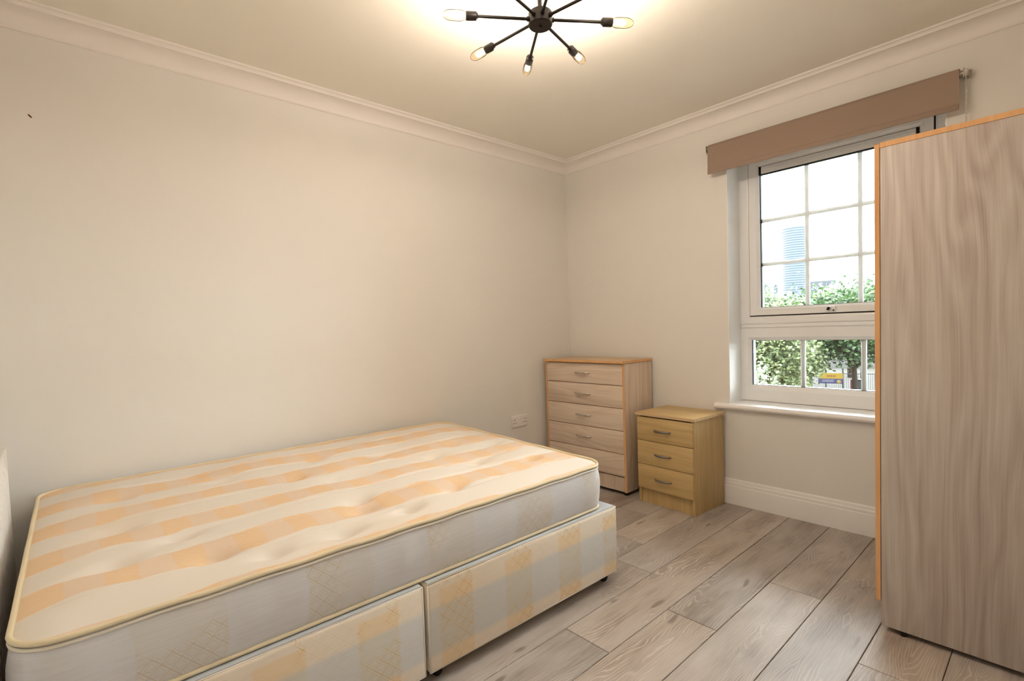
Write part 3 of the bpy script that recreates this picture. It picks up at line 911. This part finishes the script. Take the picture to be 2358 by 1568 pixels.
link('border', bm, M_border, mat_, smooth=True)
def pipe_path(z_of, inset):
    pts = []
    for a, b in seq:
        x, y = rounded(a, b, inset)
        pts.append((x, y, z_of(x, y) - 0.33))
    return pts
bm = bm_new(); add_tube(bm, pipe_path(lambda x, y: zedge(y) + 0.001 + 0.0012 * sin(31 * x + 23 * y), 0.001), 0.0060, 10, closed=True)
link('piping', bm, M_piping, mat_, smooth=True)
bm = bm_new(); add_tube(bm, pipe_path(lambda x, y: zedge(y) - 0.0115 + 0.0012 * sin(31 * x + 23 * y), 0.0), 0.0042, 8, closed=True)
link('piping', bm, M_pipew, mat_, smooth=True)
bm = bm_new(); add_tube(bm, pipe_path(lambda x, y: 0.3375, 0.003), 0.006, 8, closed=True)
link('piping', bm, M_piping, mat_, smooth=True)

# ------------------------------------------------------------------ double socket on the bed wall
M_sock = plain('white_socket_plastic', (244, 240, 236), 0.35, 0.5, vary=0.01)
SX, SZ = -0.5675, 0.440
sock = tag(empty('wall_socket', (SX, 0, SZ)), 'white double wall socket beside the chest of drawers', 'socket')
box('plate', (-0.0735, -0.010, -0.0395), (0.0735, 0.0, 0.0395), M_sock, sock, 0.004, 3)
for sx in (-0.011, 0.011):
    box('rocker_switch', (sx - 0.006, -0.0125, 0.012), (sx + 0.006, -0.009, 0.026), M_sock, sock, 0.001)
M_hole = plain('dark_pin_hole', (58, 40, 30), 0.7, 0.2)
for cxs in (-0.049, 0.049):
    s = 1 if cxs < 0 else 1
    for px, pz, hw, hh in ((0, 0.012, 0.0022, 0.0045), (-0.011, -0.010, 0.0036, 0.0024), (0.011, -0.010, 0.0036, 0.0024)):
        box('pin_hole', (cxs + px - hw, -0.0103, pz - hh), (cxs + px + hw, -0.0096, pz + hh), M_hole, sock)
for cxs in (-0.064, 0.064):
    bm = bm_new(); add_lathe(bm, [(0.0025, 0), (0.0022, 0.0012), (0, 0.0013)], (cxs, -0.0098, 0.012), (0, -1, 0), 10); link('screw', bm, M_hole, sock)

# ------------------------------------------------------------------ radiator on the left wall
M_rad = plain('white_radiator_enamel', (236, 232, 226), 0.35, 0.5, vary=0.01)
RY0, RY1, RZ0, RZ1 = -1.48, -0.265, 0.16, 0.762
RXF, RXB = -3.104, -3.168
rad = tag(empty('radiator', (RXB, (RY0 + RY1) / 2, RZ0)), 'white panel radiator at the head of the bed', 'radiator')
RO = Vector((RXB, (RY0 + RY1) / 2, RZ0))
def rd(name, bm, mat, par=None, sm=30):
    bmesh.ops.translate(bm, verts=bm.verts[:], vec=-RO)
    o = link(name, bm, mat, par or rad); auto_smooth(o, sm); return o
def rib_panel(x, sgn):
    bm = bm_new()
    ys = []; y = RY0 + 0.012
    pr = []
    n = 36
    st = (RY1 - RY0 - 0.024) / n
    for i in range(n):
        for f, d in ((0.0, 0), (0.30, 0), (0.42, 0.006), (0.80, 0.006), (0.92, 0)):
            pr.append((RY0 + 0.012 + st * (i + f), d))
    pr.append((RY1 - 0.012, 0))
    zl = [(RZ0, 0), (RZ0 + 0.03, 0), (RZ0 + 0.045, 1), (RZ1 - 0.075, 1), (RZ1 - 0.055, 0), (RZ1 - 0.012, 0)]
    fr_ = [[bm.verts.new((x - sgn * 0.006 + sgn * d * k, y_, z_)) for y_, d in pr] for z_, k in zl]
    bk = [[bm.verts.new((x - sgn * 0.012, y_, z_)) for y_, d in pr] for z_ in (RZ0, RZ1 - 0.012)]
    for a, b in zip(fr_, fr_[1:]):
        for k in range(len(pr) - 1): bm.faces.new((a[k], a[k + 1], b[k + 1], b[k]))
    for k in range(len(pr) - 1):
        bm.faces.new((bk[0][k], bk[0][k + 1], bk[1][k + 1], bk[1][k]))
        bm.faces.new((fr_[0][k], fr_[0][k + 1], bk[0][k + 1], bk[0][k])); bm.faces.new((fr_[-1][k], fr_[-1][k + 1], bk[1][k + 1], bk[1][k]))
    return bm
rd('front_panel', rib_panel(RXF, 1), M_rad)
rd('back_panel', rib_panel(RXB, -1), M_rad)
for y0, y1 in ((RY0, RY0 + 0.012), (RY1 - 0.012, RY1)):
    bm = bm_new(); add_box(bm, (RXB, y0, RZ0 + 0.01), (RXF, y1, RZ1 - 0.004), 0.002); rd('side_cover', bm, M_rad)
bm = bm_new()
add_box(bm, (RXB, RY0, RZ1 - 0.010), (RXB + 0.012, RY1, RZ1), 0.002); add_box(bm, (RXF - 0.012, RY0, RZ1 - 0.010), (RXF, RY1, RZ1), 0.002)
gr = rd('top_rail', bm, M_rad)
y = RY0 + 0.004
gm = bpy.data.meshes.new('grille_bar')
b_ = bm_new(); add_box(b_, (RXB + 0.011 - RO.x, -0.004, RZ1 - 0.009 - RO.z), (RXF - 0.011 - RO.x, 0.004, RZ1 - 0.002 - RO.z)); b_.to_mesh(gm); b_.free(); gm.materials.append(M_rad)
while y < RY1 - 0.006:
    o = bpy.data.objects.new('grille_bar', gm); COL.objects.link(o); o.parent = gr; o.location = (0, y - RO.y, 0)
    y += 0.020
for yy in (RY0 + 0.2, RY1 - 0.2):
    bm = bm_new(); add_box(bm, (XL, yy - 0.015, RZ0 + 0.05), (RXB + 0.004, yy + 0.015, RZ1 - 0.05), 0.001); rd('wall_bracket', bm, M_rad)
bm = bm_new()
for yy in (RY0 - 0.03, RY1 + 0.03):
    s = 1 if yy < RY0 else -1
    add_tube(bm, [(-3.135, yy + s * 0.045, RZ0 + 0.03), (-3.135, yy, RZ0 + 0.03), (-3.135, yy, 0.0)], 0.0075, 10)
    add_lathe(bm, [(0.012, -0.02), (0.014, -0.01), (0.014, 0.015), (0.017, 0.02), (0.016, 0.05), (0, 0.052)], (-3.135, yy, RZ0 + 0.03), (0, 0, 1), 14)
rd('valve_pipe', bm, M_rad)

# ------------------------------------------------------------------ outside the window
EYE = Vector((-2.9523, -2.6012, 1.1))
GZ = -4.2
def out(az, dist, el=None, z=None):
    d = Vector((cos(radians(az)), sin(radians(az)), 0)) * dist
    p = EYE + d
    p.z = z if z is not None else EYE.z + math.tan(radians(el)) * dist
    return p
M_ground = plain('pale_paving', ext((120, 116, 108)), 0.9, 0.1, vary=0.2)
gnd = struct(box('ground', (6, -900, GZ - 0.3), (2500, 1500, GZ), M_ground), 'pale street outside the window', 'ground')

def leaf_mat(name, dk, mdl, lt):
    g = G(name)
    gi = g.n('ShaderNodeNewGeometry').outputs['Random Per Island']
    o = g.obj()
    n = g.noise(o, 0.9, 2)
    c = g.ramp(g.m('ADD', g.m('MULTIPLY', gi, 0.6), g.m('MULTIPLY', n, 0.5)), [(0.2, lin(ext(dk, 0.50))), (0.55, lin(ext(mdl, 0.50))), (0.9, lin(ext(lt, 0.50)))])
    g.col(c, 0.55, 0.3)
    t = g.n('ShaderNodeBsdfTranslucent'); g.put(t.inputs[0], c)
    mx = g.n('ShaderNodeMixShader'); mx.inputs[0].default_value = 0.3
    g.put(mx.inputs[1], g.b.outputs[0]); g.put(mx.inputs[2], t.outputs[0]); g.put(g.out.inputs[0], mx.outputs[0])
    return g.mat
M_leafY = leaf_mat('yellow_green_leaves', (58, 70, 40), (98, 110, 68), (142, 150, 104))
M_leafD = leaf_mat('dark_green_leaves', (26, 46, 26), (52, 78, 42), (96, 122, 70))
M_leafP = leaf_mat('haze_pale_leaves', (104, 124, 94), (140, 156, 122), (176, 188, 154))  # haze over the far trees painted in as paler greens; the shrub shares it
M_bark = plain('grey_brown_bark', ext((86, 74, 62)), 0.9, 0.1, bump=0.5, bscale=20, vary=0.2)

def tree(name, label, az, dist, top_el, rad_h, mat, seed, nleaf=9000, leaf=0.13, crown_low=None, group='trees across the street'):
    rn = random.Random(seed)
    b = out(az, dist, z=GZ)
    H = EYE.z + math.tan(radians(top_el)) * dist - GZ
    low = crown_low if crown_low is not None else 0.28 * H
    root = tag(empty(name, b), label, 'tree', group)
    bm = bm_new()
    lean = rn.uniform(-0.2, 0.2)
    add_tube(bm, [(0, 0, 0), (lean * 0.3, 0.05, H * 0.25), (lean, 0.1, H * 0.5), (lean * 1.2, 0, H * 0.8)], [0.17, 0.14, 0.10, 0.04], 10)
    cl_ = []
    zc, rz = (H + low) / 2, (H - low) / 2
    for i in range(52):
        while True:
            v = Vector((rn.uniform(-1, 1), rn.uniform(-1, 1), rn.uniform(-1, 1)))
            if 0.25 < v.length < 1: break
        v = v * 0.86
        cl_.append(Vector((v.x * rad_h, v.y * rad_h, zc + v.z * rz)))
    for c in cl_[:20]:
        z0 = max(H * 0.2, c.z * 0.55)
        add_tube(bm, [(lean * z0 / H, 0.05, z0), (c.x * 0.5, c.y * 0.5, (z0 + c.z) / 2 + 0.1), tuple(c)], [0.06, 0.04, 0.015], 6)
    link('trunk', bm, M_bark, root, smooth=True)
    verts = []; faces = []
    for i in range(nleaf):
        c = cl_[rn.randrange(len(cl_))]
        s = rad_h * 0.26
        p = c + Vector((rn.gauss(0, s), rn.gauss(0, s), rn.gauss(0, s * 0.8)))
        if p.z < low * 0.7: p.z = low * 0.7 + rn.random() * 0.4
        u = Vector((rn.gauss(0, 1), rn.gauss(0, 1), rn.gauss(0, 0.5))).normalized()
        w = u.cross(Vector((rn.gauss(0, 1), rn.gauss(0, 1), rn.gauss(0, 1)))).normalized()
        L = leaf * rn.uniform(0.7, 1.3)
        k = len(verts)
        verts += [p - u * L * 0.5, p + w * L * 0.32, p + u * L * 0.5, p - w * L * 0.32]
        faces.append((k, k + 1, k + 2, k + 3))
    me = bpy.data.meshes.new('foliage'); me.from_pydata([tuple(v) for v in verts], [], faces); me.materials.append(mat)
    f = bpy.data.objects.new('foliage', me); COL.objects.link(f); f.parent = root; f['kind'] = 'stuff'
    return root
tree('broadleaf_tree', 'yellow green tree filling the lower pane beside the reveal', 21.3, 27, 2.3, 1.95, M_leafY, 1, 15000, 0.19, 1.0)
tree('broadleaf_tree', 'smaller yellow green tree between the first tree and the banner', 18.75, 31, 0.9, 1.2, M_leafY, 2, 9000, 0.18, 1.0)
tree('broadleaf_tree', 'dark green tree with its trunk right of the banner', 13.5, 34, 2.2, 3.3, M_leafD, 3, 23000, 0.22, 3.3)
tree('broadleaf_tree', 'haze-paled green tree top left of the round tower', 21.2, 42, 3.4, 2.0, M_leafP, 5, 9000, 0.24, 2.5)
tree('broadleaf_tree', 'haze-paled green tree top in front of the tower foot', 18.7, 44, 2.3, 2.2, M_leafP, 10, 9000, 0.24, 1.2)
tree('broadleaf_tree', 'haze-paled green tree top right of the low white building', 14.0, 52, 3.1, 2.9, M_leafP, 6, 13000, 0.28, 2.5)
tree('broadleaf_tree', 'dark green tree hidden by the wardrobe', 6.0, 42, 3.0, 3.0, M_leafD, 7, 9000, 0.22, 1.5)
tree('broadleaf_tree', 'yellow green tree beyond the window reveal', 29.0, 32, 3.0, 2.6, M_leafY, 8, 9000, 0.2, 1.4)
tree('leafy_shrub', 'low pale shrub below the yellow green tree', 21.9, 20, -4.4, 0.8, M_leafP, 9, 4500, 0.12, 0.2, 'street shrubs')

# far buildings
g = G('haze_blue_facade')
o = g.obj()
cc = g.mix(g.noise(o, 0.05, 2), lin(ext((124, 140, 152))), lin(ext((136, 150, 160))))  # distance haze painted into the facade as pale blue
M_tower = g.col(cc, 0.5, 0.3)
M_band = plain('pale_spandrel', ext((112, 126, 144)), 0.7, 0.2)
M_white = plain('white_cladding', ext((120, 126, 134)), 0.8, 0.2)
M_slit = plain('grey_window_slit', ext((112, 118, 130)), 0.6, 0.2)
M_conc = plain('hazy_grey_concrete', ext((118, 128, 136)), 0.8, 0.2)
D = 1000
tp_ = out(18.35, D, z=GZ)
tower = tag(empty('tower_block', tp_), 'round glass tower painted haze-pale blue on the skyline', 'tower')
Rt = math.tan(radians(1.22)) * D
Ht = math.tan(radians(8.75)) * D - GZ + EYE.z
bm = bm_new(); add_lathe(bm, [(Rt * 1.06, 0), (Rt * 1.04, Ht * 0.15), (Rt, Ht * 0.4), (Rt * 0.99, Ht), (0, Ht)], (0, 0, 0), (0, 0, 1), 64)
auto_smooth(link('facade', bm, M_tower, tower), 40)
bm = bm_new()
nfl = 40
for i in range(nfl):
    z = Ht * (i + 0.5) / nfl
    rr = Rt * (1.06 - 0.02 * min(1, z / (Ht * 0.15)) - 0.04 * max(0, min(1, (z / Ht - 0.15) / 0.25)) - 0.01 * max(0, (z / Ht - 0.4) / 0.6)) + 0.5
    add_lathe(bm, [(rr - 1.0, z - 0.55), (rr, z - 0.55), (rr, z + 0.55), (rr - 1.0, z + 0.55)], (0, 0, 0), (0, 0, 1), 48)
link('floor_band', bm, M_band, tower)
def block(name, label, az0, az1, el, dist, mat):
    a, b = out(az0, dist, z=GZ), out(az1, dist, z=GZ)
    w = (a - b).length
    H = EYE.z + math.tan(radians(el)) * dist - GZ
    r = tag(empty(name, (a + b) / 2, radians((az0 + az1) / 2)), label, 'building')
    bm = bm_new(); add_box(bm, (0, -w / 2, 0), (w * 0.8, w / 2, H)); link('wall', bm, mat, r)
    return r, w, H
r, w, H = block('office_building', 'low white office block with upright fins right of the tower', 17.35, 15.05, 3.5, 700, M_white)
bm = bm_new()
for i in range(24):
    y = -w / 2 + w * (i + 0.5) / 24
    add_box(bm, (-0.5, y - 0.22, H * 0.30), (0.0, y + 0.22, H * 0.76))
link('fin', bm, M_slit, r)
for i in range(6):
    y = -w * 0.30 + w * 0.11 * i
    box('window', (-0.3, y - w * 0.028, H * 0.80), (0.1, y + w * 0.028, H * 0.93), M_slit, r)
r, w, H = block('podium_building', 'grey podium below the white office block', 17.5, 14.2, 2.0, 600, M_conc)
for i in range(9):
    y = -w / 2 + w * (i + 0.5) / 9
    box('window', (-0.3, y - w * 0.035, H * 0.72), (0.1, y + w * 0.035, H * 0.86), M_slit, r)
for az0, az1, el, lb in ((21.7, 20.65, 3.5, 'wide pale grey block left of the tower'), (20.35, 19.95, 3.35, 'narrow pale grey block next to the tower')):
    r, w, H = block('distant_building', lb, az0, az1, el, 900, M_conc)
    box('roof_plant', (1, -w * 0.2, H), (6, w * 0.2, H + 2.0), M_conc, r)

# street: railing, banner, white wall, dark bin
M_rail = plain('dark_grey_railing', ext((62, 64, 66)), 0.6, 0.3)
M_hoard = plain('white_render', ext((150, 148, 144)), 0.85, 0.1)
a, b = out(17.2, 41, z=GZ), out(11.0, 41, z=GZ)
mid = (a + b) / 2; wlen = (a - b).length; ang = radians(14.1)
fence = tag(empty('street_railing', mid, ang), 'dark metal street railing of thin upright bars', 'fence')
bm = bm_new()
n = int(wlen / 0.11)
for i in range(n):
    y = -wlen / 2 + wlen * i / n
    add_box(bm, (-0.008, y - 0.008, 0.0), (0.008, y + 0.008, 1.45))
bars = link('railing_bars', bm, M_rail, fence); bars['kind'] = 'stuff'
for z in (0.15, 1.38): box('rail', (-0.015, -wlen / 2, z - 0.02), (0.015, wlen / 2, z + 0.02), M_rail, fence)
for az in (17.1, 15.92, 14.54, 13.1, 11.7):
    y = math.tan(radians(az - 14.1)) * 41
    box('post', (-0.05, y - 0.045, 0), (0.05, y + 0.045, 1.75), M_rail, fence)
wb_ = tag(empty('white_outbuilding', out(14.0, 62, z=GZ), ang), 'white rendered outbuilding behind the railing', 'building')
box('wall', (0, -6, 0), (5, 5.5, 2.3), M_hoard, wb_)
box('roof', (-0.2, -6.2, 2.3), (5.2, 5.7, 2.45), M_conc, wb_)
for y in (-3.4, -0.6, 2.2): box('window', (-0.05, y, 0.9), (0.02, y + 0.9, 1.8), M_slit, wb_)
# banner fixed on the railing
bz0, bz1 = EYE.z + math.tan(radians(-6.45)) * 40.8 - GZ, EYE.z + math.tan(radians(-5.45)) * 40.8 - GZ
yb0, yb1 = math.tan(radians(14.52 - 14.1)) * 40.8, math.tan(radians(16.55 - 14.1)) * 40.8
ban = tag(empty('banner', mid + Vector((cos(ang), sin(ang), 0)) * -0.08, ang), 'yellow and purple banner fixed to the railing', 'banner')
M_yel = plain('yellow_print', ext((196, 160, 34)), 0.6, 0.2); M_pur = plain('purple_print', ext((66, 62, 120)), 0.6, 0.2)
M_redp = plain('red_print', ext((150, 70, 50)), 0.6, 0.2); M_whp = plain('white_print', ext((190, 190, 196)), 0.6, 0.2)
hh = bz1 - bz0; ww = yb1 - yb0
box('upper_band', (-0.01, yb0, bz0 + hh * 0.47), (0.01, yb1, bz1), M_yel, ban)
box('lower_band', (-0.01, yb0, bz0), (0.01, yb1, bz0 + hh * 0.47), M_pur, ban)
bm = bm_new()
for i in range(3):
    y = yb0 + ww * (0.30 + 0.13 * i); add_box(bm, (-0.014, y, bz0 + hh * 0.66), (-0.0105, y + ww * 0.09, bz0 + hh * 0.80))
link('upper_print', bm, M_redp, ban)
bm = bm_new()
for i in range(2): add_box(bm, (-0.014, yb0 + ww * 0.38, bz0 + hh * (0.18 + 0.13 * i)), (-0.0105, yb0 + ww * 0.85, bz0 + hh * (0.23 + 0.13 * i)))
link('lower_print', bm, M_whp, ban)
bm = bm_new(); add_lathe(bm, [(hh * 0.18, 0), (hh * 0.18, 0.004)], (-0.0105, yb0 + ww * 0.17, bz0 + hh * 0.20), (-1, 0, 0), 16); em_ = link('emblem', bm, M_yel, ban)
bm = bm_new(); add_lathe(bm, [(hh * 0.08, 0), (hh * 0.08, 0.003)], (-0.0145, yb0 + ww * 0.17, bz0 + hh * 0.27), (-1, 0, 0), 12); link('emblem_dot', bm, M_whp, em_)
bn = tag(empty('recycling_bin', out(13.45, 39.5, z=GZ), ang), 'dark street bin with a red edge beside the tree trunk', 'bin')
M_bin = plain('charcoal_bin_plastic', ext((44, 46, 50)), 0.6, 0.3); M_red = plain('red_trim', ext((150, 30, 50)), 0.6, 0.3)
bm = bm_new(); add_box(bm, (-0.35, -0.30, 0.06), (0.35, 0.28, 1.12), 0.04); link('body', bm, M_bin, bn)
box('red_edge', (-0.36, 0.28, 0.06), (0.36, 0.33, 1.14), M_red, bn)
box('lid', (-0.38, -0.33, 1.12), (0.38, 0.30, 1.19), M_bin, bn, 0.02)
for y in (-0.24, 0.24):
    bm = bm_new(); add_lathe(bm, [(0.09, -0.03), (0.09, 0.03)], (0.25, y, 0.09), (0, 1, 0), 14); link('wheel', bm, M_bin, bn)
